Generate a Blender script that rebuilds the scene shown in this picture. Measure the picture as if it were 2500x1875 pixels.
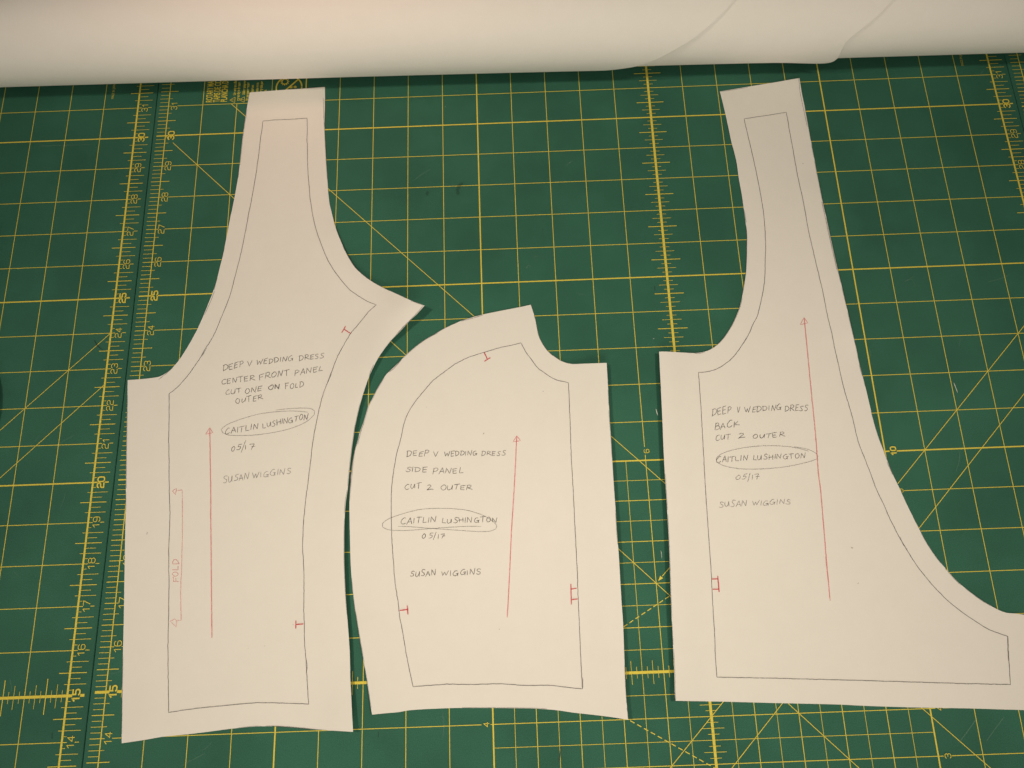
import bpy, bmesh, math, random
from mathutils import Vector, Matrix, geometry
random.seed(7)
IN = 0.0254
D = {'outline': {1: [(2.355,31.354),(3.444,31.407),(4.557,31.45),(4.584,30.8),(4.599,30.048),(4.66,29.188),(4.723,28.465),(4.765,27.99),(4.817,27.578),(4.838,27.494),(4.97,26.986),(5.06,26.687),(5.171,26.398),(5.307,26.084),(5.44,25.828),(5.597,25.572),(5.803,25.355),(6.008,25.178),(6.316,24.959),(6.784,24.659),(7.143,24.424),(7.5,24.268),(7.311,24.059),(7.099,23.876),(6.837,23.613),(6.589,23.38),(6.37,23.091),(6.263,22.923),(6.157,22.713),(6.029,22.416),(5.894,21.985),(5.806,21.643),(5.731,21.279),(5.69,21.015),(5.635,20.561),(5.594,20.114),(5.574,19.81),(5.552,19.51),(5.533,19.353),(5.509,19.125),(5.499,18.807),(5.5,18.448),(5.514,17.893),(5.537,17.455),(5.571,17.002),(5.616,16.539),(5.66,16.118),(5.698,15.704),(5.716,15.376),(5.73,15.092),(5.765,14.692),(5.8,14.299),(5.831,13.971),(5.412,14.002),(5.034,14.025),(4.638,14.071),(4.207,14.113),(3.887,14.134),(3.567,14.14),(3.249,14.127),(2.931,14.107),(2.508,14.068),(1.981,14.027),(1.456,13.997),(1.005,13.942),(0.521,13.893),(0.455,14.465),(0.387,15.066),(0.313,15.888),(0.254,16.576),(0.174,17.438),(0.095,18.323),(0.038,19.002),(-0.015,19.576),(-0.106,20.52),(-0.172,21.246),(-0.239,21.987),(-0.296,22.629),(-0.006,22.638),(0.282,22.657),(0.521,22.691),(0.706,22.793),(0.862,22.939),(0.993,23.114),(1.109,23.315),(1.265,23.629),(1.41,23.964),(1.511,24.25),(1.57,24.434),(1.649,24.699),(1.729,24.965),(1.777,25.153),(1.833,25.423),(1.876,25.696),(1.919,25.972),(1.961,26.277),(2.001,26.613),(2.039,26.981),(2.078,27.353),(2.096,27.463),(2.144,27.897),(2.182,28.307),(2.212,28.723),(2.227,29.234),(2.237,29.69),(2.255,30.028),(2.289,30.556),(2.317,30.964)],
2: [(10.295,24.32),(10.014,24.265),(9.567,24.19),(9.021,24.093),(8.774,24.036),(8.427,23.932),(8.007,23.751),(7.711,23.58),(7.393,23.397),(7.027,23.093),(6.906,22.969),(6.69,22.748),(6.474,22.54),(6.356,22.355),(6.215,22.109),(6.122,21.913),(6.018,21.719),(5.962,21.524),(5.895,21.281),(5.806,21.016),(5.741,20.753),(5.676,20.516),(5.631,20.232),(5.606,19.996),(5.59,19.716),(5.578,19.441),(5.586,19.026),(5.608,18.526),(5.635,17.944),(5.66,17.568),(5.696,17.197),(5.732,16.915),(5.777,16.636),(5.81,16.502),(5.906,16.005),(5.979,15.65),(6.04,15.341),(6.114,14.954),(6.188,14.552),(6.235,14.309),(6.53,14.325),(6.845,14.338),(7.035,14.364),(7.375,14.377),(7.759,14.38),(8.186,14.379),(8.612,14.365),(9.039,14.35),(9.464,14.33),(9.889,14.31),(10.165,14.288),(10.503,14.248),(10.882,14.185),(11.3,14.131),(11.712,14.075),(12.071,14.013),(12.069,14.125),(12.065,14.479),(12.079,15.077),(12.097,15.584),(12.118,16.156),(12.117,16.576),(12.124,17.109),(12.132,17.65),(12.128,18.201),(12.135,18.76),(12.135,19.326),(12.142,19.952),(12.154,20.613),(12.154,21.094),(12.17,21.827),(12.18,22.551),(11.842,22.562),(11.488,22.584),(11.298,22.596),(11.133,22.652),(10.993,22.725),(10.854,22.835),(10.761,22.913),(10.624,23.087),(10.491,23.364),(10.45,23.548),(10.404,23.891),(10.352,24.105)],
3: [(16.063,30.777),(17.166,30.934),(18.401,31.093),(18.407,30.61),(18.436,30.025),(18.449,29.011),(18.463,28.047),(18.459,27.242),(18.489,26.624),(18.521,25.835),(18.564,24.98),(18.626,23.958),(18.664,23.275),(18.718,22.725),(18.734,22.372),(18.768,21.993),(18.801,21.469),(18.826,21.051),(18.862,20.637),(18.91,20.299),(18.962,20.058),(19.009,19.797),(19.071,19.49),(19.17,19.138),(19.279,18.724),(19.394,18.357),(19.498,18.061),(19.583,17.791),(19.757,17.41),(19.995,17.03),(20.186,16.765),(20.463,16.498),(20.687,16.308),(20.984,16.11),(21.17,16.029),(21.32,16.01),(21.442,15.995),(21.581,15.968),(21.86,15.921),(22.066,15.895),(21.909,15.05),(21.688,13.854),(21.118,13.895),(20.677,13.922),(19.842,13.974),(19.005,14.016),(18.292,14.056),(17.496,14.109),(16.994,14.15),(16.553,14.178),(15.5,14.236),(14.549,14.292),(13.796,14.337),(13.184,14.375),(13.182,14.539),(13.215,15.038),(13.239,15.585),(13.252,15.909),(13.275,16.43),(13.312,17.066),(13.356,17.825),(13.388,18.602),(13.402,19.051),(13.414,19.51),(13.437,20.139),(13.478,20.972),(13.525,22.024),(13.559,22.808),(13.951,22.799),(14.499,22.785),(14.646,22.793),(14.845,22.833),(15.116,22.987),(15.321,23.186),(15.521,23.451),(15.704,23.758),(15.87,24.122),(15.994,24.545),(16.108,24.973),(16.186,25.408),(16.243,25.822),(16.284,26.156),(16.295,26.523),(16.293,26.923),(16.293,27.356),(16.269,27.909),(16.269,28.354),(16.237,28.745),(16.197,29.079),(16.159,29.663),(16.116,30.224)]},'seam': {1: [(2.798,30.355),(3.145,30.377),(3.628,30.378),(4.078,30.395),(4.104,29.947),(4.102,29.67),(4.124,29.516),(4.145,29.059),(4.176,28.607),(4.225,28.16),(4.259,27.836),(4.306,27.547),(4.366,27.225),(4.459,26.845),(4.606,26.408),(4.745,26.038),(4.908,25.698),(5.145,25.33),(5.405,24.993),(5.635,24.791),(5.972,24.552),(6.189,24.448),(5.971,24.26),(5.775,24.012),(5.63,23.837),(5.51,23.686),(5.369,23.433),(5.253,23.205),(5.288,23.285),(5.162,23.007),(5.04,22.654),(4.94,22.355),(4.82,21.985),(4.749,21.64),(4.671,21.178),(4.616,20.769),(4.585,20.363),(4.554,19.962),(4.522,19.59),(4.51,19.501),(4.491,19.225),(4.463,18.792),(4.459,18.498),(4.468,18.118),(4.506,17.762),(4.537,17.281),(4.555,16.743),(4.583,16.324),(4.603,15.946),(4.651,15.572),(4.687,15.244),(4.722,14.919),(4.76,14.581),(4.399,14.604),(4.075,14.625),(3.752,14.643),(3.43,14.644),(3.002,14.625),(2.468,14.593),(1.936,14.556),(1.524,14.506),(1.487,14.827),(1.422,15.437),(1.362,16.059),(1.33,16.538),(1.262,17.399),(1.185,18.194),(1.154,18.734),(1.124,19.191),(1.079,19.535),(0.983,20.479),(0.921,21.082),(0.873,21.696),(0.826,22.207),(1.031,22.387),(1.25,22.657),(1.421,22.93),(1.571,23.181),(1.653,23.38),(1.782,23.609),(1.908,23.891),(2.028,24.283),(2.129,24.599),(2.219,24.918),(2.283,25.268),(2.356,25.677),(2.429,26.118),(2.489,26.564),(2.547,27.074),(2.579,27.384),(2.63,27.818),(2.67,28.227),(2.707,28.701),(2.742,29.241),(2.763,29.79),(2.787,30.067)],
2: [(9.994,23.247),(9.729,23.188),(9.411,23.128),(9.019,23.019),(8.799,22.958),(8.555,22.878),(8.311,22.76),(8.189,22.688),(7.946,22.507),(7.752,22.363),(7.607,22.231),(7.462,22.061),(7.246,21.795),(7.08,21.542),(6.962,21.289),(6.904,21.071),(6.858,20.831),(6.8,20.617),(6.743,20.38),(6.688,20.074),(6.644,19.746),(6.623,19.444),(6.62,19.333),(6.625,18.76),(6.64,18.353),(6.659,18.04),(6.689,17.685),(6.714,17.378),(6.757,17.073),(6.815,16.727),(6.845,16.455),(6.918,16.095),(7.007,15.593),(7.085,15.242),(7.166,14.87),(7.441,14.885),(7.763,14.894),(8.022,14.901),(8.365,14.879),(8.666,14.873),(9.161,14.866),(9.589,14.827),(9.589,14.827),(9.91,14.804),(10.275,14.798),(10.658,14.749),(10.913,14.711),(11.082,14.692),(11.084,14.903),(11.087,15.309),(11.096,15.824),(11.104,16.51),(11.122,17.369),(11.129,18.252),(11.138,19.228),(11.139,20.206),(11.154,20.804),(11.166,21.535),(11.174,22.091),(11.057,22.134),(10.916,22.172),(10.776,22.242),(10.544,22.417),(10.405,22.537),(10.224,22.812),(10.099,23.018)],
3: [(16.649,29.817),(17.032,29.865),(17.492,29.928),(17.879,29.982),(17.889,29.524),(17.903,28.672),(17.915,27.835),(17.94,27.275),(17.954,26.871),(17.963,26.217),(17.999,25.601),(18.048,24.912),(18.087,24.344),(18.107,23.654),(18.14,23.235),(18.161,22.751),(18.189,22.344),(18.215,21.815),(18.275,21.292),(18.326,20.875),(18.369,20.271),(18.461,19.841),(18.552,19.416),(18.637,18.989),(18.743,18.653),(18.809,18.379),(18.941,17.97),(19.097,17.588),(19.256,17.231),(19.406,16.965),(19.596,16.678),(19.88,16.327),(20.156,16.064),(20.439,15.844),(20.685,15.669),(21.093,15.499),(21.02,15.066),(20.924,14.447),(19.949,14.5),(18.895,14.567),(17.627,14.646),(16.567,14.709),(15.57,14.767),(14.214,14.839),(14.221,15.2),(14.256,15.713),(14.265,15.873),(14.287,16.398),(14.336,17.255),(14.362,17.914),(14.389,18.585),(14.403,19.037),(14.456,20.085),(14.512,21.166),(14.541,21.906),(14.553,22.251),(14.735,22.252),(14.981,22.306),(15.261,22.447),(15.527,22.666),(15.912,23.149),(16.144,23.556),(16.268,23.761),(16.418,24.179),(16.543,24.576),(16.627,24.979),(16.684,25.388),(16.746,25.773),(16.78,26.135),(16.818,26.728),(16.808,27.418),(16.782,27.976),(16.738,28.663),(16.69,29.24),(16.659,29.64)]},'lift': {1: [([(7.46,24.415)],
0.2,1.1),([(7.095,24.577),(5.991,25.217),(5.503,25.719),(5.127,26.517)],
0.05,0.6),([(7.269,24.196),(6.803,23.7),(6.343,23.147),(6.002,22.462),(5.702,21.316),(5.565,20.142),(5.522,19.534),(5.47,18.465),(5.542,17.009),(5.687,15.371),(5.791,13.95)],
0.125,0.7),([(5.788,13.954)],
0.06,0.8),([(0.491,13.886)],
0.05,0.8)],
2: [([(12.202,22.611),(12.176,20.655),(12.153,17.665),(12.1,15.068),(12.092,13.995)],
0.165,0.8),([(5.897,16.005),(6.221,14.302)],
0.035,0.5),([(6.221,14.302)],
0.03,0.8)],
3: [([(13.593,22.868),(13.469,20.175),(13.388,17.841),(13.214,14.36)],
0.16,0.6),([(18.491,27.284),(18.597,25.013),(18.697,23.302)],
0.06,0.5),([(18.424,31.134)],
0.04,0.6)]},'grain': {1: [[(1.957,21.242),(2.039,20.32),(2.114,19.497),(2.148,19.039),(2.258,17.801),(2.396,16.122)],
[(1.956,21.257),(1.867,21.095),(2.042,21.124),(1.956,21.257)]],
2: [[(9.791,20.738),(9.771,20.504),(9.704,19.678),(9.671,19.335),(9.57,18.313),(9.491,17.321),(9.403,16.338)],
[(9.792,20.748),(9.69,20.595),(9.881,20.614),(9.792,20.748)]],
3: [[(17.492,23.659),(17.458,23.01),(17.385,21.673),(17.325,20.455),(17.256,19.511),(17.246,19.052),(17.183,18.101),(17.125,17.264),(17.079,16.448)],
[(17.487,23.654),(17.359,23.46),(17.566,23.507),(17.487,23.654)],
[(17.124,17.483),(17.113,17.156),(17.108,16.832)]]},'notch': {1: [[[(5.506,23.681),(5.321,23.816)],
[(5.368,23.898),(5.267,23.714)]],
[[(4.564,16.361),(4.386,16.352)],
[(4.379,16.445),(4.383,16.262)]]],
2: [[[(9.019,23.019),(9.104,22.818)],
[(9.02,22.77),(9.18,22.866)]],
[[(6.844,16.587),(7.052,16.606)],
[(7.025,16.694),(7.044,16.489)]],
[[(10.953,17.055),(10.938,16.58)],
[(10.947,16.933),(11.086,16.949)],
[(10.944,16.687),(11.094,16.702)]]],
3: [[[(14.482,17.114),(14.474,16.739)],
[(14.325,17.05),(14.475,17.045)],
[(14.325,16.808),(14.466,16.808)]]]},'fold': [[(1.238,19.727),(1.144,19.66),(1.234,19.564),(1.238,19.727)],
[(1.239,19.664),(1.385,19.682),(1.414,19.43),(1.475,18.722),(1.534,17.827),(1.552,17.389),(1.578,17.063),(1.634,16.549),(1.524,16.538)],
[(1.359,16.526),(1.476,16.58),(1.526,16.542),(1.525,16.404),(1.394,16.515)]],
'extra': {1: [[(4.521,31.072),(4.559,30.424),(4.59,30.064)],
[(2.216,28.663),(2.197,28.485)],
[(5.046,22.667),(4.997,22.479),(4.929,22.318)],
[(1.71,23.434),(1.615,23.244),(1.548,23.161)],
[(0.51,22.61),(0.685,22.755),(0.859,22.922)],
[(4.665,15.551),(4.691,15.407),(4.675,15.244)],
[(7.143,24.411),(7.472,24.268),(7.324,24.095),(6.837,23.637),(6.737,23.521)],
[(1.796,25.07),(1.697,24.723),(1.575,24.381)],
[(1.843,25.45),(1.807,25.26),(1.781,25.098)],
[(6.151,22.751),(6.086,22.602),(6.033,22.441)],
[(5.71,21.159),(5.685,20.991)],
[(3.908,14.143),(4.422,14.089),(4.835,14.037)]],
2: [[(9.021,24.066),(8.526,23.941),(8.427,23.913)],
[(7.81,23.615),(7.491,23.445),(7.246,23.274)],
[(6.858,22.907),(6.666,22.685),(6.534,22.571)],
[(5.912,21.268),(5.83,21.016),(5.754,20.681)],
[(5.596,19.95),(5.589,19.646)],
[(10.823,22.222),(10.915,22.167),(11.057,22.134)],
[(11.108,14.943),(11.099,14.702)],
[(12.065,14.262),(12.072,14.027)]],
3: [[(18.374,31.094),(18.359,30.612),(18.387,30.058),(18.41,29.47)],
[(16.082,30.761),(16.888,30.867)],
[(18.435,27.027),(18.456,26.569),(18.484,25.921),(18.536,24.954)],
[(16.293,26.923),(16.302,26.722),(16.308,26.522)],
[(14.475,22.79),(14.569,22.759),(14.793,22.796)],
[(18.722,22.272),(18.749,21.994)],
[(18.997,19.727),(19.078,19.396)],
[(18.993,17.879),(19.046,17.678),(19.118,17.576)],
[(15.912,23.149),(15.808,22.998)],
[(21.081,15.495),(20.988,14.965)]]},'ellipse': {1: [(4.463,21.573),(4.079,21.621),(3.602,21.615),(3.129,21.559),(2.661,21.43),(2.384,21.318),(2.25,21.201),(2.303,21.114),(2.45,21.048),(2.806,21.022),(3.161,21.026),(3.631,21.076),(4.099,21.179),(4.449,21.335),(4.622,21.499),(4.63,21.597),(4.531,21.664),(4.315,21.69),(3.957,21.687),(3.624,21.663)],
2: [(6.791,18.579),(7.11,18.556),(7.565,18.504),(8.133,18.444),(8.7,18.385),(9.04,18.377),(9.189,18.428),(9.221,18.495),(9.16,18.587),(8.936,18.743),(8.596,18.881),(8.254,18.95),(7.796,18.983),(7.338,18.973),(6.88,18.876),(6.538,18.763),(6.403,18.655),(6.415,18.575),(6.541,18.51),(6.769,18.479),(7.11,18.475),(7.565,18.495),(8.02,18.509),(8.475,18.515),(8.839,18.502)],
3: [(17.095,20.07),(16.862,20.15),(16.522,20.218),(16.061,20.252),(15.593,20.234),(15.166,20.167),(14.876,20.071),(14.76,19.969),(14.772,19.874),(14.958,19.773),(15.296,19.695),(15.64,19.67),(16.102,19.672),(16.57,19.713),(17.044,19.8),(17.262,19.863),(17.307,19.932),(17.283,20.004),(17.09,20.118),(16.753,20.202)]},'foldword': ('FOLD',(1.49,17.434),(-0.048,0.546),(-0.141,-0.006),1),'words': {1: [('DEEP',(2.186,22.76),(0.537,0.124),(-0.011,0.148),1),('V',(2.816,22.88),(0.113,0.006),(-0.009,0.144),1),('WEDDING',(3.05,22.897),(0.954,0.11),(-0.008,0.133),1),('DRESS',(4.163,22.97),(0.65,0.068),(-0.005,0.134),1),('CENTER',(2.175,22.413),(0.856,0.073),(-0.011,0.147),1),('FRONT',(3.146,22.494),(0.773,0.104),(-0.008,0.147),1),('PANEL',(4.06,22.572),(0.734,0.106),(-0.007,0.147),1),('CUT',(2.299,22.12),(0.398,0.047),(-0.009,0.13),0.9),('ONE',(2.806,22.142),(0.418,0.047),(-0.008,0.131),0.9),('ON',(3.403,22.219),(0.287,0.014),(-0.008,0.141),1.2),('FOLD',(3.835,22.228),(0.475,0.016),(-0.007,0.136),1),('OUTER',(2.572,21.877),(0.706,0.085),(-0.009,0.138),0.9),('CAITLIN',(2.355,21.059),(0.848,0.135),(-0.011,0.151),1),('LUSHINGTON',(3.304,21.197),(1.155,0.187),(-0.008,0.142),1),('0',(2.546,20.618),(0.093,0.001),(-0.01,0.132),0.7),('5',(2.677,20.649),(0.125,0.005),(-0.009,0.139),0.7),('/',(2.8,20.577),(0.122,-0.005),(-0.021,0.325),0.7),('1',(2.896,20.653),(0.032,0.003),(-0.008,0.115),0.7),('7',(2.994,20.654),(0.153,0.001),(-0.008,0.144),0.7),('SUSAN',(2.397,19.8),(0.639,0.11),(-0.012,0.165),0.65),('WIGGINS',(3.122,19.914),(0.974,0.064),(-0.009,0.146),0.65)],
2: [('DEEP',(6.985,20.318),(0.561,-0.004),(-0.001,0.138),0.75),('V',(7.674,20.287),(0.114,0.001),(0.001,0.138),0.75),('WEDDING',(7.947,20.294),(0.822,-0.015),(0.002,0.123),0.75),('DRESS',(8.881,20.268),(0.601,-0.021),(0.003,0.119),0.75),('SIDE',(6.963,19.931),(0.544,-0.025),(-0.001,0.123),0.75),('PANEL',(7.641,19.854),(0.777,-0.015),(0.001,0.136),0.75),('CUT',(6.951,19.486),(0.402,-0.004),(-0.001,0.134),0.7),('2',(7.5,19.451),(0.173,0.005),(0.001,0.128),0.7),('OUTER',(7.846,19.445),(0.78,-0.024),(0.001,0.121),0.7),('CAITLIN',(6.854,18.627),(0.864,0.013),(0.0,0.14),0.8),('LUSHINGTON',(7.862,18.619),(1.371,-0.023),(0.001,0.127),0.8),('0',(7.378,18.259),(0.095,-0.001),(0.0,0.123),0.7),('5',(7.537,18.264),(0.113,0.003),(0.0,0.117),0.7),('/',(7.654,18.215),(0.073,-0.002),(0.002,0.197),0.7),('1',(7.768,18.238),(0.016,0.002),(0.001,0.112),0.7),('7',(7.825,18.254),(0.113,0.0),(0.0,0.103),0.7),('SUSAN',(7.086,17.364),(0.626,-0.005),(-0.001,0.136),0.75),('WIGGINS',(7.839,17.35),(0.961,0.007),(0.001,0.127),0.75)],
3: [('DEEP',(14.769,21.065),(0.507,0.098),(0.019,0.171),0.75),('V',(15.414,21.129),(0.071,0.002),(0.019,0.166),0.75),('WEDDING',(15.613,21.133),(0.939,0.035),(0.017,0.142),0.75),('DRESS',(16.632,21.116),(0.585,0.011),(0.021,0.151),0.75),('BACK',(14.8,20.703),(0.637,0.084),(0.019,0.168),0.75),('CUT',(14.794,20.431),(0.372,0.022),(0.015,0.132),0.7),('2',(15.364,20.463),(0.193,0.016),(0.014,0.124),0.7),('OUTER',(15.733,20.463),(0.818,-0.003),(0.015,0.119),0.7),('CAITLIN',(14.748,19.863),(0.795,0.037),(0.015,0.141),0.8),('LUSHINGTON',(15.663,19.895),(1.321,0.002),(0.016,0.129),0.8),('0',(15.183,19.421),(0.122,0.001),(0.013,0.112),0.65),('5',(15.333,19.421),(0.128,0.013),(0.014,0.12),0.65),('/',(15.474,19.357),(0.062,-0.002),(0.027,0.22),0.65),('1',(15.589,19.406),(0.014,0.004),(0.014,0.121),0.65),('7',(15.653,19.408),(0.127,0.0),(0.018,0.14),0.65),('SUSAN',(14.701,18.752),(0.672,0.015),(0.016,0.151),0.55),('WIGGINS',(15.505,18.762),(0.953,0.003),(0.016,0.132),0.55)]},'edge_outer': [(-28.25,13.046),(-19.36,13.555),(-6.13,14.023),(7.05,14.469),(19.3,14.913),(33.41,15.35),(46.39,15.701),(55.24,15.911)],
'edge_mid': [(-29.12,19.115),(-17.43,19.176),(-4.69,19.133),(8.86,19.122),(18.19,19.292),(35.32,19.75),(51.01,20.1)],
'roll': (1.4,32.4117,-0.01),'cam': ([9.76755,16.03582,19.80272],
[[0.999297,-0.035058,-0.013279],
[-0.037414,-0.955063,-0.294032],
[-0.002374,0.294322,-0.955703]],
1953.576),'scuff': [('w',0.02,[(13.374,21.327),(13.385,21.24),(13.407,21.146)]),('w',0.02,[(21.061,21.72),(21.081,21.607),(21.104,21.458)]),('w',0.012,[(13.179,17.76),(13.189,17.671),(13.184,17.572)]),('f',0.014,[(-3.601,29.809),(-2.879,29.802),(-2.079,29.798)]),('f',0.012,[(7.166,28.219),(7.401,28.417),(7.65,28.57)]),('f',0.014,[(11.481,28.493),(11.566,28.594),(11.686,28.649)]),('f',0.016,[(19.495,13.254),(19.753,13.497),(19.993,13.742)]),('f',0.014,[(20.126,13.272),(20.391,13.534),(20.629,13.76)]),('f',0.014,[(10.432,25.694),(10.498,25.747),(10.573,25.73)]),('f',0.012,[(10.455,25.624),(10.542,25.606)]),('f',0.012,[(10.206,25.386),(10.285,25.479),(10.345,25.422)]),('f',0.01,[(10.75,26.82),(10.707,26.171)]),('f',0.01,[(11.222,25.62),(11.081,25.322)]),('f',0.012,[(12.26,24.433),(12.126,24.092)]),('f',0.01,[(10.909,28.563),(10.872,28.207)]),('f',0.02,[(-2.277,27.142),(-2.25,27.175)]),('f',0.02,[(-0.439,24.803),(-0.413,24.748)]),('w',0.02,[(8.073,30.622),(8.094,30.608)]),('w',0.022,[(13.46,23.225),(13.498,23.234)]),('f',0.02,[(8.269,24.698),(8.289,24.708)]),('f',0.02,[(8.314,24.715),(8.332,24.728)]),('f',0.012,[(1.573,30.535),(1.78,30.652)]),('f',0.012,[(17.318,29.375),(17.405,29.433)]),('d',0.02,[(-1.31,23.777),(-1.191,23.602),(-1.058,23.506)]),('d',0.03,[(-1.136,14.169),(-1.126,14.032)]),('d',0.02,[(6.371,13.927),(6.377,13.819)]),('d',0.018,[(10.524,13.496),(10.503,13.343),(10.465,13.171)]),('d',0.02,[(10.719,26.551),(10.721,26.48)]),('d',0.014,[(8.18,28.428),(8.185,28.368)]),('d',0.03,[(13.635,24.727),(13.636,24.592)]),('s',0.09,[(7.529,27.733),(7.55,27.82),(7.582,27.863)]),('s',0.1,[(8.423,27.709),(8.399,27.871),(8.454,28.016),(8.559,28.085)]),('d',0.03,[(6.217,29.571),(6.225,29.561)]),('d',0.03,[(6.184,29.44),(6.192,29.434)]),('d',0.03,[(6.356,29.5),(6.369,29.493)])],
'speck': {1: [[(0.618,18.663),(0.607,18.607)],
[(3.273,15.855),(3.282,15.853)],
[(3.66,15.896),(3.669,15.893)],
[(4.308,16.355),(4.317,16.352)],
[(4.214,20.999),(4.221,20.997)]],
2: [[(8.966,20.859),(8.941,20.824)],
[(7.496,21.592),(7.506,21.587)],
[(10.503,21.899),(10.524,21.891)],
[(9.197,16.072),(9.215,16.082)]],
3: [[(17.77,17.68),(17.788,17.653),(17.813,17.667)],
[(17.813,16.839),(17.798,16.811)],
[(18.112,28.303),(18.128,28.273)]]}}

for o in list(bpy.data.objects): bpy.data.objects.remove(o)
scene = bpy.context.scene
COL = scene.collection
def W(x, y, z=0.0): return Vector(((x-12)*IN, (y-22)*IN, z*IN))   # mat inches -> metres
# ---------------------------------------------------------------- camera
C, Rm, F = D['cam']
cd = bpy.data.cameras.new('camera'); cam = bpy.data.objects.new('camera', cd); COL.objects.link(cam)
cd.sensor_fit = 'HORIZONTAL'; cd.sensor_width = 36.0; cd.lens = F/2500*36.0; cd.clip_start = 0.01; cd.clip_end = 50
r_, d_, f_ = (Vector(v) for v in Rm)
M = Matrix((r_, -d_, -f_)).transposed().to_4x4(); M.translation = W(*C); cam.matrix_world = M
scene.camera = cam
# ---------------------------------------------------------------- room light
world = bpy.data.worlds.new('World'); scene.world = world; world.use_nodes = True
bg = world.node_tree.nodes['Background']; bg.inputs[0].default_value = (1.0, 0.9, 0.77, 1); bg.inputs[1].default_value = 0.055
def lamp(name, pos, aim, power, col, size, spread=180):
    l = bpy.data.lights.new(name, 'AREA'); l.shape = 'DISK'; l.size = size; l.energy = power; l.color = col; l.spread = math.radians(spread)
    o = bpy.data.objects.new(name, l); COL.objects.link(o); o.location = W(*pos)
    o.rotation_euler = (W(*aim)-W(*pos)).to_track_quat('-Z', 'Y').to_euler(); return o
lamp('ceiling_lamp_left', (-14, 20, 42), (8, 18.3, 0), 0.56, (1.0, 0.86, 0.69), 0.10, 57)
lamp('ceiling_lamp_right', (33, 19, 42), (12, 18.3, 0), 0.53, (1.0, 0.88, 0.71), 0.10, 57)
lamp('wide_room_light', (9.5, -28, 26), (10, 25, 0), 2.08, (1.0, 0.905, 0.76), 0.8, 80)
lamp('added_pink_bounce', (4, 33.5, 19), (4.5, 33.4, 2.4), 0.04, (1.0, 0.55, 0.42), 0.15, 55)  # added lamp standing in for pink bounce on the roll's upper left
vs = scene.view_settings; vs.view_transform = 'Standard'; vs.look = 'None'; vs.exposure = 0.07; vs.gamma = 1.0; vs.use_curve_mapping = False
# ---------------------------------------------------------------- materials
def mat(name):
    m = bpy.data.materials.new(name); m.use_nodes = True
    return m, m.node_tree, m.node_tree.nodes['Principled BSDF']
def noise(nt, scale, detail=3, rough=.5):
    t = nt.nodes.new('ShaderNodeTexCoord'); n = nt.nodes.new('ShaderNodeTexNoise')
    n.inputs['Scale'].default_value = scale; n.inputs['Detail'].default_value = detail; n.inputs['Roughness'].default_value = rough
    nt.links.new(t.outputs['Object'], n.inputs['Vector']); return n
def ramp(nt, src, stops):
    r = nt.nodes.new('ShaderNodeValToRGB'); e = r.color_ramp.elements
    while len(e) < len(stops): e.new(0.5)
    for k, (p, c) in enumerate(stops): e[k].position = p; e[k].color = (*c, 1) if len(c) == 3 else c
    nt.links.new(src, r.inputs[0]); return r
def bump(nt, b, src, strength, dist):
    k = nt.nodes.new('ShaderNodeBump'); k.inputs['Strength'].default_value = strength; k.inputs['Distance'].default_value = dist
    nt.links.new(src, k.inputs['Height']); nt.links.new(k.outputs[0], b.inputs['Normal'])
def m_mat():
    m, nt, b = mat('green_vinyl')
    n1 = noise(nt, 1700, 4, .85); r1 = ramp(nt, n1.outputs[0], [(.30, (.017, .090, .061)), (.72, (.056, .180, .120))])
    n2 = noise(nt, 14, 4, .6); r2 = ramp(nt, n2.outputs[0], [(.35, (.86, .86, .86)), (.65, (1.08, 1.08, 1.08))])
    mx = nt.nodes.new('ShaderNodeMix'); mx.data_type = 'RGBA'; mx.blend_type = 'MULTIPLY'; mx.inputs[0].default_value = 1
    nt.links.new(r1.outputs[0], mx.inputs[6]); nt.links.new(r2.outputs[0], mx.inputs[7]); nt.links.new(mx.outputs[2], b.inputs['Base Color'])
    b.inputs['Roughness'].default_value = .68; b.inputs['Specular IOR Level'].default_value = .12
    bump(nt, b, n1.outputs[0], .25, .0002); return m
def m_ink():
    m, nt, b = mat('yellow_print')
    n = noise(nt, 900, 3, .6); r = ramp(nt, n.outputs[0], [(.3, (.66, .54, .06)), (.7, (.78, .65, .10))])
    nt.links.new(r.outputs[0], b.inputs['Base Color']); b.inputs['Roughness'].default_value = .6; b.inputs['Specular IOR Level'].default_value = .2; return m
def m_paper(name, lo, hi):
    m, nt, b = mat(name)
    n = noise(nt, 75, 9, .74); r = ramp(nt, n.outputs[0], [(.28, lo), (.72, hi)])
    nt.links.new(r.outputs[0], b.inputs['Base Color']); b.inputs['Roughness'].default_value = .85; b.inputs['Specular IOR Level'].default_value = .12
    n2 = noise(nt, 700, 4, .7); bump(nt, b, n2.outputs[0], .12, .0002); return m
def m_stroke(name, col, cov):
    m, nt, b = mat(name); b.inputs['Base Color'].default_value = (*col, 1); b.inputs['Roughness'].default_value = .6
    n = noise(nt, 3200, 2, .6); r = ramp(nt, n.outputs[0], [(.36, (cov*.55,)*3), (.62, (min(1, cov*1.25),)*3)])
    tr = nt.nodes.new('ShaderNodeBsdfTransparent'); mx = nt.nodes.new('ShaderNodeMixShader'); out = nt.nodes['Material Output']
    nt.links.new(r.outputs[0], mx.inputs[0]); nt.links.new(tr.outputs[0], mx.inputs[1]); nt.links.new(b.outputs[0], mx.inputs[2]); nt.links.new(mx.outputs[0], out.inputs[0]); return m
def m_plain(name, col, rough):
    m, nt, b = mat(name); n = noise(nt, 60, 4); r = ramp(nt, n.outputs[0], [(.3, tuple(c*.8 for c in col)), (.7, col)])
    nt.links.new(r.outputs[0], b.inputs['Base Color']); b.inputs['Roughness'].default_value = rough; return m
MAT = m_mat(); INK = m_ink()
PAPER = m_paper('pattern_paper', (.785, .757, .708), (.810, .782, .733))
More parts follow.
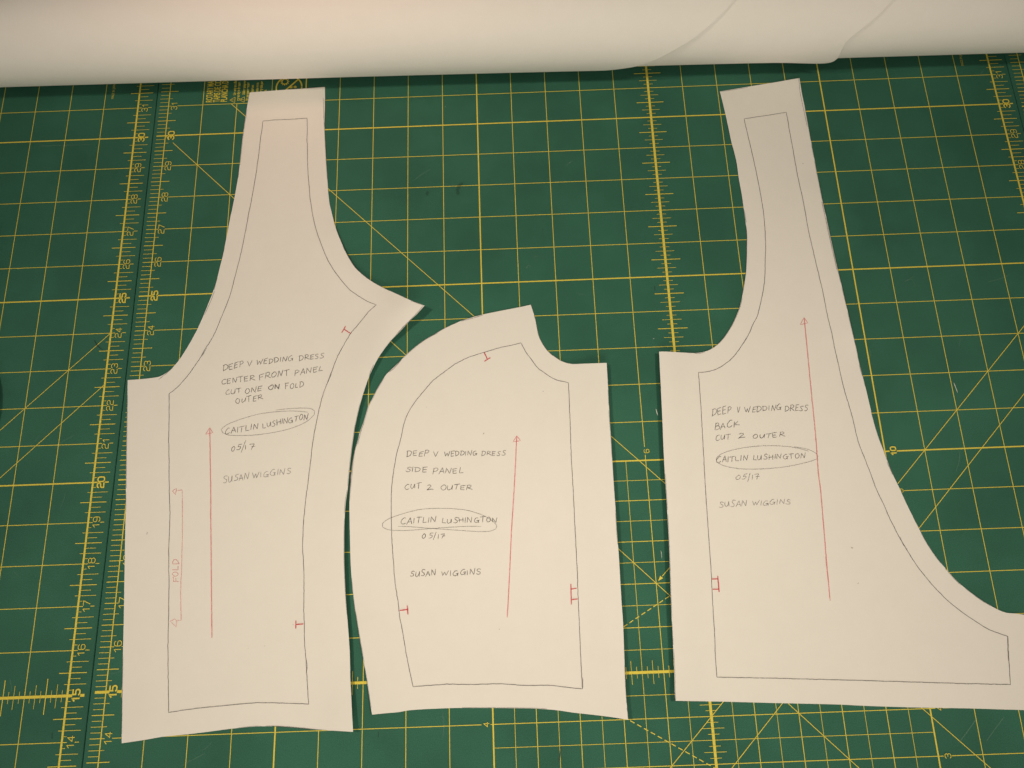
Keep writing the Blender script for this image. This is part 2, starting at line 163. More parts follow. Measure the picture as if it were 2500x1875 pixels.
ROLLP = m_paper('roll_paper', (.86, .835, .785), (.885, .86, .815))
PENCIL = {k: m_stroke('graphite_'+k, (.085, .078, .072), c) for k, c in (('dark', .95), ('mid', .84), ('light', .58), ('faint', .36))}
RED = m_stroke('red_pencil', (.76, .13, .16), .62); REDS = m_stroke('red_pencil_firm', (.62, .035, .05), .95); REDF = m_stroke('red_pencil_light', (.78, .17, .19), .44)
SCUFF = {'w': m_stroke('lint_white', (.75, .78, .70), .8), 'f': m_stroke('scratch_pale', (.45, .58, .48), .15), 'd': m_stroke('nick_dark', (.008, .02, .014), .75), 's': m_stroke('smudge_dark', (.008, .02, .014), .25)}
TABLE = m_plain('dark_table', (.02, .018, .016), .5); BLACK = m_plain('black_plastic', (.004, .004, .004), .45); CARD = m_plain('cardboard', (.32, .22, .13), .85)
# ---------------------------------------------------------------- mesh helpers
class MB:
    def __init__(s): s.v = []; s.f = []
    def add(s, vs, fs):
        n = len(s.v); s.v += [tuple(v) for v in vs]; s.f += [tuple(i+n for i in f) for f in fs]
    def build(s, name, m, parent=None, smooth=False):
        me = bpy.data.meshes.new(name); me.from_pydata(s.v, [], s.f); me.update(); me.materials.append(m)
        if smooth: me.polygons.foreach_set('use_smooth', [True]*len(me.polygons))
        o = bpy.data.objects.new(name, me); COL.objects.link(o)
        if parent: o.parent = parent
        return o
def bar(mb, a, b, w, z):
    a = Vector(a); b = Vector(b); d = (b-a).normalized(); n = Vector((-d.y, d.x))*w/2
    mb.add([W(*(a-n), z), W(*(b-n), z), W(*(b+n), z), W(*(a+n), z)], [(0, 1, 2, 3)])
def catmull(pts, step, closed=False, corner=38):
    P = [Vector(p) for p in pts]; n = len(P); out = []
    def sharp(i):
        if not closed and i in (0, n-1): return True
        a = P[i]-P[i-1]; b = P[(i+1) % n]-P[i]
        return a.length > 1e-6 and b.length > 1e-6 and abs(math.degrees(a.angle_signed(b))) > corner
    for i in range(n if closed else n-1):
        p1, p2 = P[i], P[(i+1) % n]; L = (p2-p1).length
        p0 = P[i-1] if (closed or i > 0) else p1; p3 = P[(i+2) % n] if (closed or i < n-2) else p2
        m1 = (p2-p0)/2 if not sharp(i) else (p2-p1); m2 = (p3-p1)/2 if not sharp((i+1) % n) else (p2-p1)
        if m1.length > L*1.3: m1 *= L*1.3/m1.length
        if m2.length > L*1.3: m2 *= L*1.3/m2.length
        k = max(1, int(math.ceil(L/step)))
        for j in range(k):
            t = j/k; t2 = t*t; t3 = t2*t
            out.append(p1*(2*t3-3*t2+1)+m1*(t3-2*t2+t)+p2*(-2*t3+3*t2)+m2*(t3-t2))
    if not closed: out.append(P[-1].copy())
    return out
def ribbon(mb, pts, w, zf, taper=.6):
    P = [Vector(p) for p in pts]; n = len(P)
    if n < 2: return
    vs = []; L = 0
    for i in range(n):
        d = (P[min(i+1, n-1)]-P[max(i-1, 0)])
        if d.length < 1e-7: d = Vector((1, 0))
        d.normalize(); nn = Vector((-d.y, d.x))
        ww = w/2*(taper if i in (0, n-1) else random.uniform(.85, 1.12))
        z = zf(P[i]); vs += [W(*(P[i]-nn*ww), z), W(*(P[i]+nn*ww), z)]
    mb.add(vs, [(2*i, 2*i+2, 2*i+3, 2*i+1) for i in range(n-1)])
def thing(name, label, cat, loc, group=None):
    o = bpy.data.objects.new(name, None); COL.objects.link(o); o.location = loc; o.empty_display_size = .02
    o['label'] = label; o['category'] = cat
    if group: o['group'] = group
    return o
def adopt(root, parts):
    inv = Matrix.Translation(root.location).inverted()
    for p in parts:
        p.parent = root; p.matrix_parent_inverse = inv
def copy_tree(o, parent=None):
    c = o.copy(); COL.objects.link(c)
    if parent:
        mpi = o.matrix_parent_inverse.copy(); c.parent = parent; c.matrix_parent_inverse = mpi
    for ch in list(o.children): copy_tree(ch, c)
    return c
# ---------------------------------------------------------------- table
MT = 0.09        # mat thickness
mb = MB(); x0, x1, y0, y1 = -30, 54, -6, 46
tv = [W(x, y, z) for z in (-MT-1.2, -MT-.01) for x, y in ((x0, y0), (x1, y0), (x1, y1), (x0, y1))]
mb.add(tv, [(3, 2, 1, 0), (4, 5, 6, 7), (0, 1, 5, 4), (1, 2, 6, 5), (2, 3, 7, 6), (3, 0, 4, 7)])
t = mb.build('tabletop', TABLE); t['kind'] = 'structure'
# ---------------------------------------------------------------- cutting mats
BLK = {'0': [[(.2, 0), (.6, 0), (.8, .2), (.8, .8), (.6, 1), (.2, 1), (0, .8), (0, .2), (.2, 0)]],
 '1': [[(.12, .72), (.5, 1), (.5, 0)]],
 '2': [[(0, .80), (.16, 1), (.64, 1), (.8, .85), (.8, .68), (.62, .53), (.18, .47), (0, .3), (0, 0), (.8, 0)]],
 '3': [[(0, .85), (.18, 1), (.62, 1), (.8, .85), (.8, .65), (.66, .52), (.35, .52)], [(.66, .52), (.8, .38), (.8, .15), (.62, 0), (.18, 0), (0, .15)]],
 '4': [[(.6, 0), (.6, 1), (0, .3), (.82, .3)]],
 '5': [[(.78, 1), (.05, 1), (.05, .58), (.62, .58), (.8, .42), (.8, .15), (.62, 0), (.18, 0), (0, .12)]],
 '6': [[(.76, .86), (.62, 1), (.18, 1), (0, .82), (0, .18), (.18, 0), (.62, 0), (.8, .18), (.8, .4), (.62, .55), (0, .55)]],
 '7': [[(0, 1), (.8, 1), (.25, 0)]],
 '8': [[(.18, .53), (0, .68), (0, .85), (.18, 1), (.62, 1), (.8, .85), (.8, .68), (.62, .53), (.18, .53)], [(.18, .53), (0, .38), (0, .15), (.18, 0), (.62, 0), (.8, .15), (.8, .38), (.62, .53)]],
 '9': [[(.04, .14), (.18, 0), (.62, 0), (.8, .18), (.8, .82), (.62, 1), (.18, 1), (0, .82), (0, .6), (.18, .45), (.8, .45)]]}
def number(txt, cx, cy, h, sw, z):
    # reads upward: glyph right = +Y, glyph up = -X
    mb = MB(); adv = .95*h; tot = adv*(len(txt)-1)+.72*h; k = 0
    for i, c in enumerate(txt):
        for st in BLK[c]:
            pts = [Vector((cx+h/2-p[1]*h, cy-tot/2+i*adv+p[0]*h*.88)) for p in st]
            pts = catmull(pts, .02, False, 60); zz = z+.0006*k; k += 1
            ribbon_plain(mb, pts, sw, zz)
    return mb
def ribbon_plain(mb, P, w, z):
    n = len(P); vs = []
    for i in range(n):
        a = (P[i]-P[i-1]).normalized() if i else None; b = (P[i+1]-P[i]).normalized() if i < n-1 else None
        d = (a+b) if (a is not None and b is not None) else (a or b)
        if d.length < 1e-5: d = b
        d = d.normalized(); nn = Vector((-d.y, d.x)); s = 1.0
        if a is not None and b is not None: s = min(1.6, 1/max(.35, nn.dot(Vector((-a.y, a.x)))))
        q = P[i]
        if i == 0: q = q-d*w*.4
        if i == n-1: q = q+d*w*.4
        vs += [W(*(q-nn*w/2*s), z), W(*(q+nn*w/2*s), z)]
    mb.add(vs, [(2*i, 2*i+2, 2*i+3, 2*i+1) for i in range(n-1)])
def text_mesh(txt, size, x, y, z, squeeze=1.0, bold=0.0):
    # printed text reading upward, baseline at mat X = x, starting at Y = y
    cu = bpy.data.curves.new('t', 'FONT'); cu.body = txt; cu.size = size; cu.offset = bold; ob = bpy.data.objects.new('t', cu); COL.objects.link(ob)
    dg = bpy.context.evaluated_depsgraph_get(); me = bpy.data.meshes.new_from_object(ob.evaluated_get(dg))
    mb = MB(); mb.add([W(x-v.co.y, y+v.co.x*squeeze, z) for v in me.vertices], [tuple(p.vertices) for p in me.polygons])
    bpy.data.objects.remove(ob); bpy.data.meshes.remove(me); bpy.data.curves.remove(cu); return mb
XL, XR, YB, YT = -0.358, 24.514, -0.45, 36.45
def build_mat():
    parts = []
    # sheet with a small edge chamfer
    mb = MB(); ring = []
    def rect(i, z):
        r = .12; pts = []
        for cx, cy, a0 in ((XR-r, YT-r, 0), (XL+r, YT-r, 90), (XL+r, YB+r, 180), (XR-r, YB+r, 270)):
            for k in range(5):
                a = math.radians(a0+k*22.5); pts.append(W(cx+(r-i)*math.cos(a), cy+(r-i)*math.sin(a), z))
        return pts
    rings = [rect(.012, -MT), rect(0, -MT+.012), rect(0, -.012), rect(.012, 0)]; n = 20
    for k in range(3):
        b = len(mb.v)
        mb.add(rings[k]+rings[k+1], [(i, (i+1) % n, n+(i+1) % n, n+i) for i in range(n)])
    mb.add(rings[3], [tuple(range(n))]); mb.add(rings[0], [tuple(reversed(range(n)))])
    parts.append(mb.build('mat_sheet', MAT))
    zv, zh, zd, ze, zt = .004, .006, .008, .0095, .011
    # vertical and horizontal inch lines
    mb = MB()
    for X in range(0, 25):
        w = {0: .024, 24: .046, 14: .062}.get(X, .034 if X % 5 == 4 else .0165)
        top = 31.0 if X == 2 else 36.0
        if 9 < X < 19: bar(mb, (X, 0), (X, 20.139), w, zv); bar(mb, (X, 20.346), (X, top), w, zv)
        else: bar(mb, (X, 0), (X, top), w, zv)
    for Y in range(0, 36):
        w = .062 if Y == 15 else (.034 if Y % 5 == 0 else .0165)
        segs = [(-.255, .085), (.262, 24.118), (24.30, 24.40)]
        if 10 < Y < 20: segs = [(-.255, .085), (.262, 8.735), (8.94, 19.118), (19.30, 24.118), (24.30, 24.40)]
        if Y == 20: segs = [(-.255, .085), (.262, 19.118), (19.30, 24.118), (24.30, 24.40)]
        for a, b in segs: bar(mb, (a, Y), (b, Y), w, zh)
    parts.append(mb.build('inch_grid', INK))
    mb = MB()
    for k in range(10):
        bar(mb, (9.5+k, 10), (9.5+k, 20), .0115, zv); bar(mb, (9, 10.5+k), (19, 10.5+k), .0115, zh)
    parts.append(mb.build('half_inch_grid', INK))
    mb = MB()
    bar(mb, (0, 30), (.09, 29.91), .0165, zd); bar(mb, (.24, 29.76), (24, 6), .0165, zd); bar(mb, (24, 24), (.5, .5), .0165, ze)
    bar(mb, (1.83, 31), (24, 8.83), .0165, zd); bar(mb, (24, 22.57), (2, .57), .0165, ze)
    parts.append(mb.build('bias_lines', INK))
    for (cx, cy, s) in ((13, 17, 1), (13, 13, -1)):
        mb = MB(); bar(mb, (cx+.16, cy+.16*s), (cx+1.5, cy+1.5*s), .017, ze)
        a = Vector((cx+.05, cy+.05*s)); d = Vector((.7071, .7071*s)); nn = Vector((-d.y, d.x))
        mb.add([W(*a, zt), W(*(a+d*.13-nn*.045), zt), W(*(a+d*.13+nn*.045), zt)], [(0, 1, 2)])
        parts.append(mb.build('angle_arrow', INK))
    for s in (1, -1):
        mb = MB(); d = Vector((math.cos(math.pi/6), s*.5)); o0 = Vector((10.36, 15)); k0 = (12.14-10.36)/d.x
        k = k0 % .172
        while k < 5.2: bar(mb, o0+d*k, o0+d*(k+.107), .021, zd); k += .172
        parts.append(mb.build('dashed_angle_line', INK))
    mb = MB()
    for i in range(1, 36*8):
        y = i/8; m = i % 8
        if m == 0: continue
        if m == 4: bar(mb, (-.265, y), (.255, y), .018, zt); bar(mb, (23.745, y), (24.40, y), .018, zt)
        elif m in (2, 6): bar(mb, (-.26, y), (.115, y), .012, zt); bar(mb, (23.893, y), (24.41, y), .012, zt)
        else:
            bar(mb, (-.25, y), (0, y), .012, zt); bar(mb, (24, y), (24.27 if m in (3, 5) else 24.10, y), .012, zt)
        inner = 10 <= y <= 20
        q = .38 if m == 4 else (.245 if m in (2, 6) else .12)
        if not (inner and m == 4): bar(mb, (14-q, y), (14+q+.02, y), .019 if m == 4 else .011, zt)
    for i in range(1, 24*8):
        x = i/8; m = i % 8
        if m == 0 or x < .3 or (9 <= x <= 19 and m == 4): continue
        q = .39 if m == 4 else (.26 if m in (2, 6) else .13)
        bar(mb, (x, 15-q), (x, 15+q), .019 if m == 4 else .011, zt)
    parts.append(mb.build('ruler_ticks', INK))
    for Y in range(1, 36):
        b = Y % 5 == 0
        for cx in (.172, 24.208):
            parts.append(number(str(Y), cx, Y, .158, .034 if b else .0165, .013).build('printed_number', INK))
    for k in range(1, 11):
        parts.append(number(str(k), 19.21, 10+k, .125, .03 if k == 10 else .0145, .013).build('printed_number', INK))
        if k < 10: parts.append(number(str(k), 8.845, 10+k, .125, .0145, .013).build('printed_number', INK))
        if k < 10: parts.append(number(str(k), 13.04+(6-k), 20.235, .122, .0145, .013).build('printed_number', INK))
    # care text
    for i, (tx, x) in enumerate((('ROTARY MAT', 1.27), ('TAPIS DE COUPE', 1.485), ('PLANCHA DE CORTE', 1.70))):
        parts.append(text_mesh(tx, .262, x, 31.07, .013, .50, .005).build('printed_title', INK))
    small = [('Use only on a flat', 1.945, .22), ('repeatedly in the same', 2.06, .02), ('Utiliser uniquement', 2.215, .22), ('Ne pas passer encore', 2.325, .02), ('mesure : plusieurs', 2.46, .02), ('No usar varias veces', 2.60, .02), ('de forma repetida por', 2.72, .02), ('misma linea.', 2.84, .02)]
    for tx, x, dy in small: parts.append(text_mesh(tx, .115, x, 31.07+dy, .013, .62, .003).build('printed_warning', INK))
    for x in (1.86, 2.135):
        mb = MB(); P = [Vector((x+.075, 31.03)), Vector((x+.075, 31.22)), Vector((x-.075, 31.125)), Vector((x+.075, 31.03))]
        for a, b in zip(P[:-1], P[1:]): bar(mb, a, b, .013, .013)
        bar(mb, (x-.03, 31.125), (x+.03, 31.125), .016, .0136); bar(mb, (x+.045, 31.125), (x+.058, 31.125), .016, .0136)
        parts.append(mb.build('warning_triangle', INK))
    mb = MB(); cx, cy, R = 3.50, 31.49, .375
    ribbon_plain(mb, [Vector((cx+R*math.cos(k*math.pi/24), cy+R*math.sin(k*math.pi/24))) for k in range(49)], .042, .013)
    bar(mb, (cx-R*.7, cy-R*.7), (cx+R*.7, cy+R*.7), .042, .0138)
    gx, gy = 3.37, 31.69
    ribbon_plain(mb, [Vector((gx+.085*math.cos(k*math.pi/12), gy+.085*math.sin(k*math.pi/12))) for k in range(25)], .026, .0146)
    for k in range(12):
        a = k*math.pi/6; bar(mb, (gx+.095*math.cos(a), gy+.095*math.sin(a)), (gx+.13*math.cos(a), gy+.13*math.sin(a)), .028, .0142)
    for ax in (3.56, 3.68):
        for a in (30, 90, 150):
            dx, dy = .055*math.cos(math.radians(a)), .055*math.sin(math.radians(a)); bar(mb, (ax-dx, 31.49-dy), (ax+dx, 31.49+dy), .016, .0146+a*2e-6)
    parts.append(mb.build('crossed_circle_symbol', INK))
    parts.append(text_mesh('MADE IN JAPAN', .10, 23.255, 31.34, .013, .80).build('printed_origin', INK))
    return parts
G = 'green cutting mats laid edge to edge'
mid = thing('cutting_mat', 'middle green cutting mat, under the three cut paper pieces', 'cutting mat', W(12, 18, -MT), G)
adopt(mid, build_mat())
def shift(src, dx, dy, sy, label):
    c = copy_tree(src); c.location = W(12+dx, 18+dy, -MT); c.scale = (1, sy, 1); c['label'] = label; return c
left = shift(mid, -24.893, -.047, 1.0019, 'green cutting mat left of the dark seam, beside the piece marked FOLD')
right = shift(mid, 24.89, -.11, 1.0, 'green cutting mat of which only a ruled corner strip shows, far upper right')
SC = []
for kd, w, pts in D['scuff']:
    mb = MB(); P = catmull(pts, .05) if len(pts) > 2 else [Vector(p) for p in pts]
    ribbon(mb, P, w, lambda p: .016, .35); SC.append(mb.build('scuff_mark', SCUFF[kd]))
for k in range(42):
    x, y, a, l = random.choice(((random.uniform(5, 13), random.uniform(23.5, 31.2)), (random.uniform(18, 24), random.uniform(18, 31)), (random.uniform(0, 9), random.uniform(12.5, 14)), (random.uniform(-3, 0), random.uniform(13.5, 31))))+(random.uniform(0, math.pi), random.uniform(.08, .7))
    d = Vector((math.cos(a), math.sin(a)))*l; n_ = Vector((-d.y, d.x))*random.uniform(-.12, .12); p = Vector((x, y))
    mb = MB(); ribbon(mb, catmull([p, p+d*.5+n_, p+d], .05), random.uniform(.006, .012), lambda q: .016+.0001*k, .3); SC.append(mb.build('scuff_mark', SCUFF['f']))
adopt(mid, SC)
# ---------------------------------------------------------------- paper pattern pieces
def segd(p, pl):
    if len(pl) == 1: return (p-Vector(pl[0])).length
    best = 9e9
    for a, b in zip(pl[:-1], pl[1:]):
        a = Vector(a); b = Vector(b); t = max(0, min(1, (p-a).dot(b-a)/(b-a).length_squared)); best = min(best, (p-a-(b-a)*t).length)
    return best
def lifter(n):
    L = D['lift'][n]
    return lambda p: .014+.006*(1+math.sin(p.x*1.7+n)*math.cos(p.y*1.3-n))+sum(a*math.exp(-(segd(p, pl)/w)**2) for pl, a, w in L)
def inside(p, poly):
    c = False; j = len(poly)-1
    for i in range(len(poly)):
        a, b = poly[i], poly[j]
        if (a.y > p.y) != (b.y > p.y) and p.x < (b.x-a.x)*(p.y-a.y)/(b.y-a.y)+a.x: c = not c
        j = i
    return c
TH = .005
def paper_sheet(n, zf):
    out = catmull(D['outline'][n], .11, True)
    pts = list(out); ne = len(out); edges = [(i, (i+1) % ne) for i in range(ne)]
    xs = [p.x for p in out]; ys = [p.y for p in out]; s = .22; y = min(ys)
    while y < max(ys):
        x = min(xs)+(s/2 if int(y/s) % 2 else 0)
        while x < max(xs):
            q = Vector((x+random.uniform(-.04, .04), y+random.uniform(-.04, .04)))
            if inside(q, out) and min((q-o).length_squared for o in out) > .0081: pts.append(q)
            x += s
        y += s
    r = geometry.delaunay_2d_cdt(pts, edges, [], 1, 1e-5)
    V, Fc = r[0], r[2]; m = len(V); top = [W(v.x, v.y, zf(v)) for v in V]; bot = [t-Vector((0, 0, TH*IN)) for t in top]
    faces = []
    cnt = {}
    for f in Fc:
        a = sum((V[f[i]].x*V[f[(i+1) % 3]].y-V[f[(i+1) % 3]].x*V[f[i]].y) for i in range(3))
        f = tuple(f) if a > 0 else tuple(reversed(f)); faces.append(f)
        for i in range(3):
            e = (f[i], f[(i+1) % 3]); cnt[e] = cnt.get(e, 0)+1
    border = [e for e in cnt if (e[1], e[0]) not in cnt]
    mb = MB(); mb.add(top+bot, faces+[tuple(m+i for i in reversed(f)) for f in faces])
    o = mb.build('paper_sheet', PAPER, None, True)
    me = o.data
    mb2 = MB(); idx = {}
    for a, b in border: mb2.add([top[a], top[b], bot[b], bot[a]], [(0, 3, 2, 1)])
    e = mb2.build('cut_edge', PAPER)
    return o, e
HW = {'A': (.80, [(0, [(0, -.05), (.42, 1), (.78, 0)]), (0, [(.1, .34), (.72, .40)])]),
 'B': (.75, [(0, [(.1, 1), (.12, -.04)]), (1, [(.06, .98), (.5, .96), (.58, .72), (.15, .52)]), (1, [(.15, .52), (.7, .45), (.72, .12), (.12, -.02)])]),
 'C': (.78, [(1, [(.76, .90), (.52, 1.0), (.2, .76), (.05, .4), (.18, .06), (.48, .0), (.8, .18)])]),
 'D': (.85, [(0, [(.12, 1), (.1, -.04)]), (1, [(-.04, .95), (.4, 1.0), (.76, .8), (.84, .5), (.6, .18), (.06, 0)])]),
 'E': (.72, [(0, [(.12, .98), (.08, 0), (.68, .07)]), (0, [(.04, .97), (.78, 1.06)]), (0, [(.1, .52), (.62, .58)])]),
 'F': (.75, [(0, [(.12, 1), (.1, -.1)]), (0, [(0, .96), (.85, 1.06)]), (0, [(.1, .5), (.66, .58)])]),
 'G': (.92, [(1, [(.74, .92), (.5, 1), (.16, .7), (.05, .34), (.3, .0), (.66, .1), (.8, .42)]), (0, [(.46, .42), (.96, .46)]), (0, [(.8, .42), (.82, -.06)])]),
 'H': (.82, [(0, [(.1, 1), (.08, 0)]), (0, [(.75, 1), (.74, 0)]), (0, [(-.02, .46), (.86, .56)])]),
 'I': (.22, [(0, [(.12, 1), (.09, 0)])]),
 'K': (.95, [(0, [(.12, 1), (.1, -.02)]), (0, [(.72, .92), (.14, .4), (1.05, .22)])]),
 'L': (.70, [(0, [(.16, 1), (.1, .04), (.72, .05)])]),
 'N': (.85, [(0, [(.06, 0), (.12, 1), (.68, 0), (.84, 1.06)])]),
 'O': (.80, [(1, [(.42, 1), (.14, .76), (.05, .36), (.28, .0), (.62, .14), (.76, .58), (.58, .94), (.34, 1.0)])]),
 'P': (.75, [(0, [(.15, 1), (.1, -.08)]), (1, [(.02, .94), (.52, 1.02), (.74, .76), (.5, .5), (.12, .44)])]),
 'R': (.90, [(0, [(.15, 1), (.1, 0)]), (1, [(.02, .94), (.52, 1.02), (.72, .76), (.48, .52), (.14, .47)]), (0, [(.2, .48), (1.0, .02)])]),
 'S': (.75, [(1, [(.78, .90), (.5, 1.02), (.2, .86), (.28, .6), (.6, .44), (.66, .18), (.36, .0), (.0, .10)])]),
 'T': (.80, [(0, [(.42, 1), (.38, -.02)]), (0, [(-.02, .94), (.88, 1.03)])]),
 'U': (.80, [(1, [(.08, .92), (.04, .34), (.24, .0), (.56, .24), (.72, .92)]), (0, [(.72, .92), (.72, .04)])]),
 'V': (.75, [(0, [(0, 1), (.38, 0), (.78, 1.04)])]),
 'W': (1.15, [(0, [(0, 1), (.26, 0), (.55, .74), (.74, .02), (1.15, 1.06)])]),
 '0': (.9, [(1, [(.62, .98), (.2, .74), (.06, .3), (.3, .0), (.7, .2), (.84, .66), (.6, .98), (.45, .94)])]),
 '1': (.2, [(0, [(.12, 1), (.08, 0)])]),
 '2': (1.0, [(1, [(.06, .80), (.4, 1.0), (.68, .76), (.4, .36), (.05, .02)]), (0, [(.05, .02), (.45, .10), (1.0, .03)])]),
 '5': (.85, [(0, [(.85, 1.02), (.28, .96), (.2, .55)]), (1, [(.2, .55), (.58, .6), (.68, .32), (.4, .02), (.02, .06)])]),
 '7': (.9, [(0, [(.0, .86), (.74, 1), (.5, .42), (.36, -.04)]), (0, [(.3, .46), (.92, .52)])]),
 '/': (1.0, [(0, [(0, 0), (1, 1)])])}
def write(word, zf, m, wid):
    txt, o, rv, uv, dk = word; o = Vector(o); rv = Vector(rv); uv = Vector(uv); gap = .20
    gj = [random.uniform(-.06, .06) for c in txt]; gj[-1] = 0
    tot = sum(HW[c][0] for c in txt)+gap*(len(txt)-1)+sum(gj); x = 0; mb = MB(); k = 0
    for ci, c in enumerate(txt):
        gw, strokes = HW[c]; jy = random.uniform(-.09, .09) if len(txt) > 1 else 0; js = random.uniform(.86, 1.1) if len(txt) > 1 else 1; sl = random.uniform(-.05, .16) if c != '/' else 0
        for sm, pts in strokes:
            q = []
            for px, py in pts:
                jx2, jy2 = (random.gauss(0, .03), random.gauss(0, .03)) if c not in '/1I' else (0, 0)
                fx = (x+px*1.0+jx2+sl*py)/tot; q.append(o+rv*fx+uv*(py*js+jy+jy2))
            q = catmull(q, .03, False, 170 if sm else 30); k += 1
            ribbon(mb, q, wid*random.uniform(.9, 1.1), lambda p, k=k: zf(p)+.006+.0003*(k % 9), .7)
        x += gw+gap+gj[ci]
    return mb.build('handwriting', m)
def wobble(pts, amp):
    out = []; ph = random.uniform(0, 9)
    for i, p in enumerate(pts):
        out.append(p+Vector((random.gauss(0, amp), random.gauss(0, amp))))
    return out
LAB = {1: 'tallest left paper pattern piece, pointed at its right, with red bracket marked FOLD',
       2: 'short middle paper pattern piece with rounded upper left side and SIDE PANEL lettering',
       3: 'right paper pattern piece with a tall narrow strap, sweeping curved edge and BACK lettering'}
for n in (1, 2, 3):
    zf = lifter(n); parts = list(paper_sheet(n, zf))
    o0 = Vector(D['outline'][n][0])
    def line(pts, wid, m, name, closed=False, lay=0, amp=.0022, step=.08):
        mb = MB(); P = catmull(pts, step, closed, 30)
        if closed: P.append(P[0].copy())
        ribbon(mb, wobble(P, amp), wid, lambda p: zf(p)+.006+.0009*lay); parts.append(mb.build(name, m))
    line(D['seam'][n], .0155, PENCIL['mid'], 'seam_line', True)
    for i, e in enumerate(D['extra'][n]): line(e, .013, PENCIL['light'], 'stray_pencil_line', False, 1+i % 3)
    OUT = catmull(D['outline'][n], .11, True); no = len(OUT); i = 0
    ctr = sum(((OUT[j].x*OUT[(j+1) % no].y-OUT[(j+1) % no].x*OUT[j].y) for j in range(no)))
    while i < no:
        ln = random.randint(5, 26); off = random.uniform(.003, .013); dr = random.uniform(-.004, .006)
        if random.random() < .62:
            q = []
            for j in range(ln):
                k0 = (i+j) % no; d = OUT[(k0+1) % no]-OUT[k0-1]
                d.normalize(); nn = Vector((-d.y, d.x))*(1 if ctr > 0 else -1); q.append(OUT[k0]+nn*max(.002, off+dr*j/ln))
            turn = max(abs(math.degrees((q[j+1]-q[j]).angle_signed(q[j+2]-q[j+1], 0))) for j in range(len(q)-2))
            if turn < 35:
                mb = MB(); ribbon(mb, q, .0095, lambda p: zf(p)+.0065, .5); parts.append(mb.build('cutting_line', PENCIL['light']))
        i += ln
    for e in D['speck'][n]: line(e, .016, PENCIL['mid'], 'pencil_speck', False, 1)
    for i, g in enumerate(D['grain'][n]): line(g, .024 if i == 0 else .017, RED if i != 2 else REDF, 'grainline_arrow', False, 4+i, .0012)
    for nm in D['notch'][n]:
        mb = MB()
        for i, st in enumerate(nm): ribbon(mb, catmull(st, .04), .026, lambda p, i=i: zf(p)+.012+.0008*i, .8)
        parts.append(mb.build('notch_mark', REDS))
    if n == 1:
        for i, st in enumerate(D['fold']): line(st, .017, REDF, 'fold_bracket', False, 4+i, .001)
        parts.append(write(D['foldword'], zf, REDF, .018))
    line(D['ellipse'][n], .0125, PENCIL['light'], 'circling_stroke', False, 2, .001)
    for w in D['words'][n]:
        m = PENCIL['dark' if w[4] > .85 else ('mid' if w[4] > .68 else 'light')]
        parts.append(write(w, zf, m, .0138 if w[4] <= 1 else .021))
    rc = Vector((sum(p[0] for p in D['outline'][n]), sum(p[1] for p in D['outline'][n])))/len(D['outline'][n])
    t = thing('pattern_piece', LAB[n], 'paper pattern', W(rc.x, rc.y, .01), 'cut paper pattern pieces on the mat'); adopt(t, parts)
# ---------------------------------------------------------------- roll of paper
RR, YC22, SL = D['roll']; ZC = RR+.02
def yc(x): return YC22+SL*(x-22)
def rp(x, a, rad):
    a = math.radians(a); return W(x, yc(x)-rad*math.cos(a), ZC+rad*math.sin(a))
roll_parts = []
mb = MB(); NX, NA = 40, 96; xa, xb = -9.0, 31.0
vs = [rp(xa+(xb-xa)*i/NX, 360*j/NA, RR) for i in range(NX+1) for j in range(NA)]
mb.add(vs, [(i*NA+j, (i+1)*NA+j, (i+1)*NA+(j+1) % NA, i*NA+(j+1) % NA) for i in range(NX) for j in range(NA)])
roll_parts.append(mb.build('wound_paper', ROLLP, None, True))
for x, s in ((xa, 1), (xb, -1)):
    mb = MB()
    for ri, ro in ((.62, .70), (.70, RR)):
        pass
    ring = lambda rad, dx: [rp(x+dx, 360*j/NA, rad) for j in range(NA)]
    rs = [ring(RR, 0), ring(.72, 0)]
    mb.add(rs[0]+rs[1], [(j, (j+1) % NA, NA+(j+1) % NA, NA+j) for j in range(NA)]); roll_parts.append(mb.build('roll_end', ROLLP))
    mb = MB(); rs = [ring(.72, -.02*s), ring(.62, -.02*s), ring(.62, 3*s)]
    mb.add(rs[0]+rs[1]+rs[2], [(k*NA+j, k*NA+(j+1) % NA, (k+1)*NA+(j+1) % NA, (k+1)*NA+j) for k in range(2) for j in range(NA)]); roll_parts.append(mb.build('cardboard_core', CARD))
def edge_at(tab, a, lo, hi):
    if a <= tab[0][0]: return tab[0][1]+(a-tab[0][0])*lo
    if a >= tab[-1][0]: return tab[-1][1]+(a-tab[-1][0])*hi
    for (a0, s0), (a1, s1) in zip(tab[:-1], tab[1:]):
        if a0 <= a <= a1:
            t = (a-a0)/(a1-a0); return s0+(s1-s0)*t
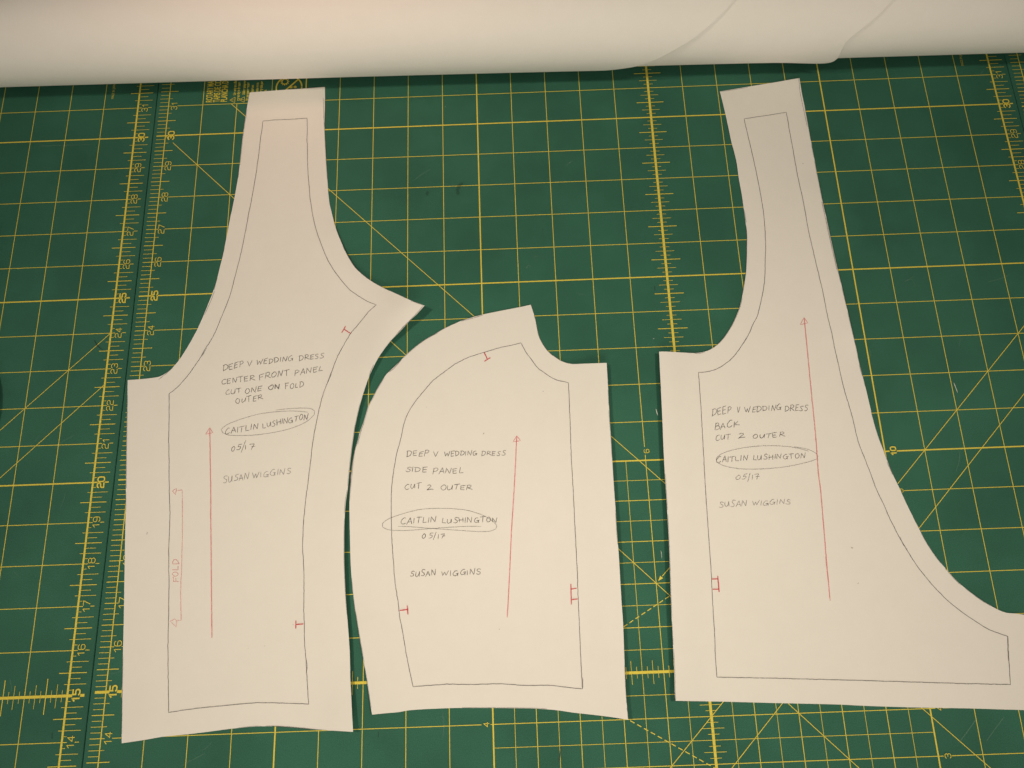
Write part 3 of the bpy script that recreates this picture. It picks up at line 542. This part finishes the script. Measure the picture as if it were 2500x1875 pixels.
def sheet(name, tab, radf, lo, hi):
    As = [-82+i*3.0 for i in range(115)]; Ss = [0, .02, .05, .1, .18, .3, .5, .8, 1.2, 1.8, 2.6, 3.6, 5, 7, 10, 14, 19, 25]; mb = MB(); vs = []
    raw = [edge_at(tab, a, lo, hi) for a in As]
    sm = [sum(raw[max(0, min(len(raw)-1, i+k))] for k in (-1, 0, 1))/3 for i in range(len(raw))]
    for a, e in zip(As, sm):
        for d in Ss:
            x = max(xa+.01+d*.0001, e-d)
            vs.append(rp(x, a, radf(a, d, x)))
    n = len(Ss); mb.add(vs, [(i*n+j, i*n+j+1, (i+1)*n+j+1, (i+1)*n+j) for i in range(len(As)-1) for j in range(n-1)])
    o = mb.build(name, ROLLP, None, True)
    s = o.modifiers.new('thickness', 'SOLIDIFY'); s.thickness = .012*IN; s.offset = -1
    return o
def kk(a):
    t = max(0, min(1, (a+84)/36)); t2 = max(0, min(1, (258-a)/30)); return t*t*(3-2*t)*t2
roll_parts.append(sheet('outer_sheet', D['edge_outer'], lambda a, d, x: RR+.018+kk(a)*(.075+.04*math.exp(-d/5)), .045, .03))
roll_parts.append(sheet('curled_sheet', D['edge_mid'], lambda a, d, x: RR+.008+kk(a)*(.03+.034*math.exp(-d/2.5)+.05*math.exp(-(d/.75)**2)*math.exp(-((a+34)/15)**2)), .03, .03))
rt = thing('paper_roll', 'long white roll of paper lying across the top of the mats', 'paper roll', W(11, yc(11), .02)); adopt(rt, roll_parts)
# ---------------------------------------------------------------- black oval thing at the left edge
mb = MB(); NU, NV = 40, 12; cx, cy, ax, ay, h = -4.39, 21.84, .85, 1.55, .55
vs = []
for j in range(NV+1):
    t = j/NV; a = -math.pi/2*.35+t*(math.pi/2*1.35); r = math.cos(a)**.7 if math.cos(a) > 0 else 0; z = .02+h*(math.sin(a)+.53)/1.53
    for i in range(NU):
        u = 2*math.pi*i/NU; vs.append(W(cx+ax*r*math.cos(u), cy+ay*r*math.sin(u), z))
mb.add(vs, [(j*NU+i, j*NU+(i+1) % NU, (j+1)*NU+(i+1) % NU, (j+1)*NU+i) for j in range(NV) for i in range(NU)]+[tuple(reversed(range(NU)))])
o = mb.build('smooth_weight', BLACK, None, True); o['label'] = 'smooth black rounded object just entering at the left edge'; o['category'] = 'weight'
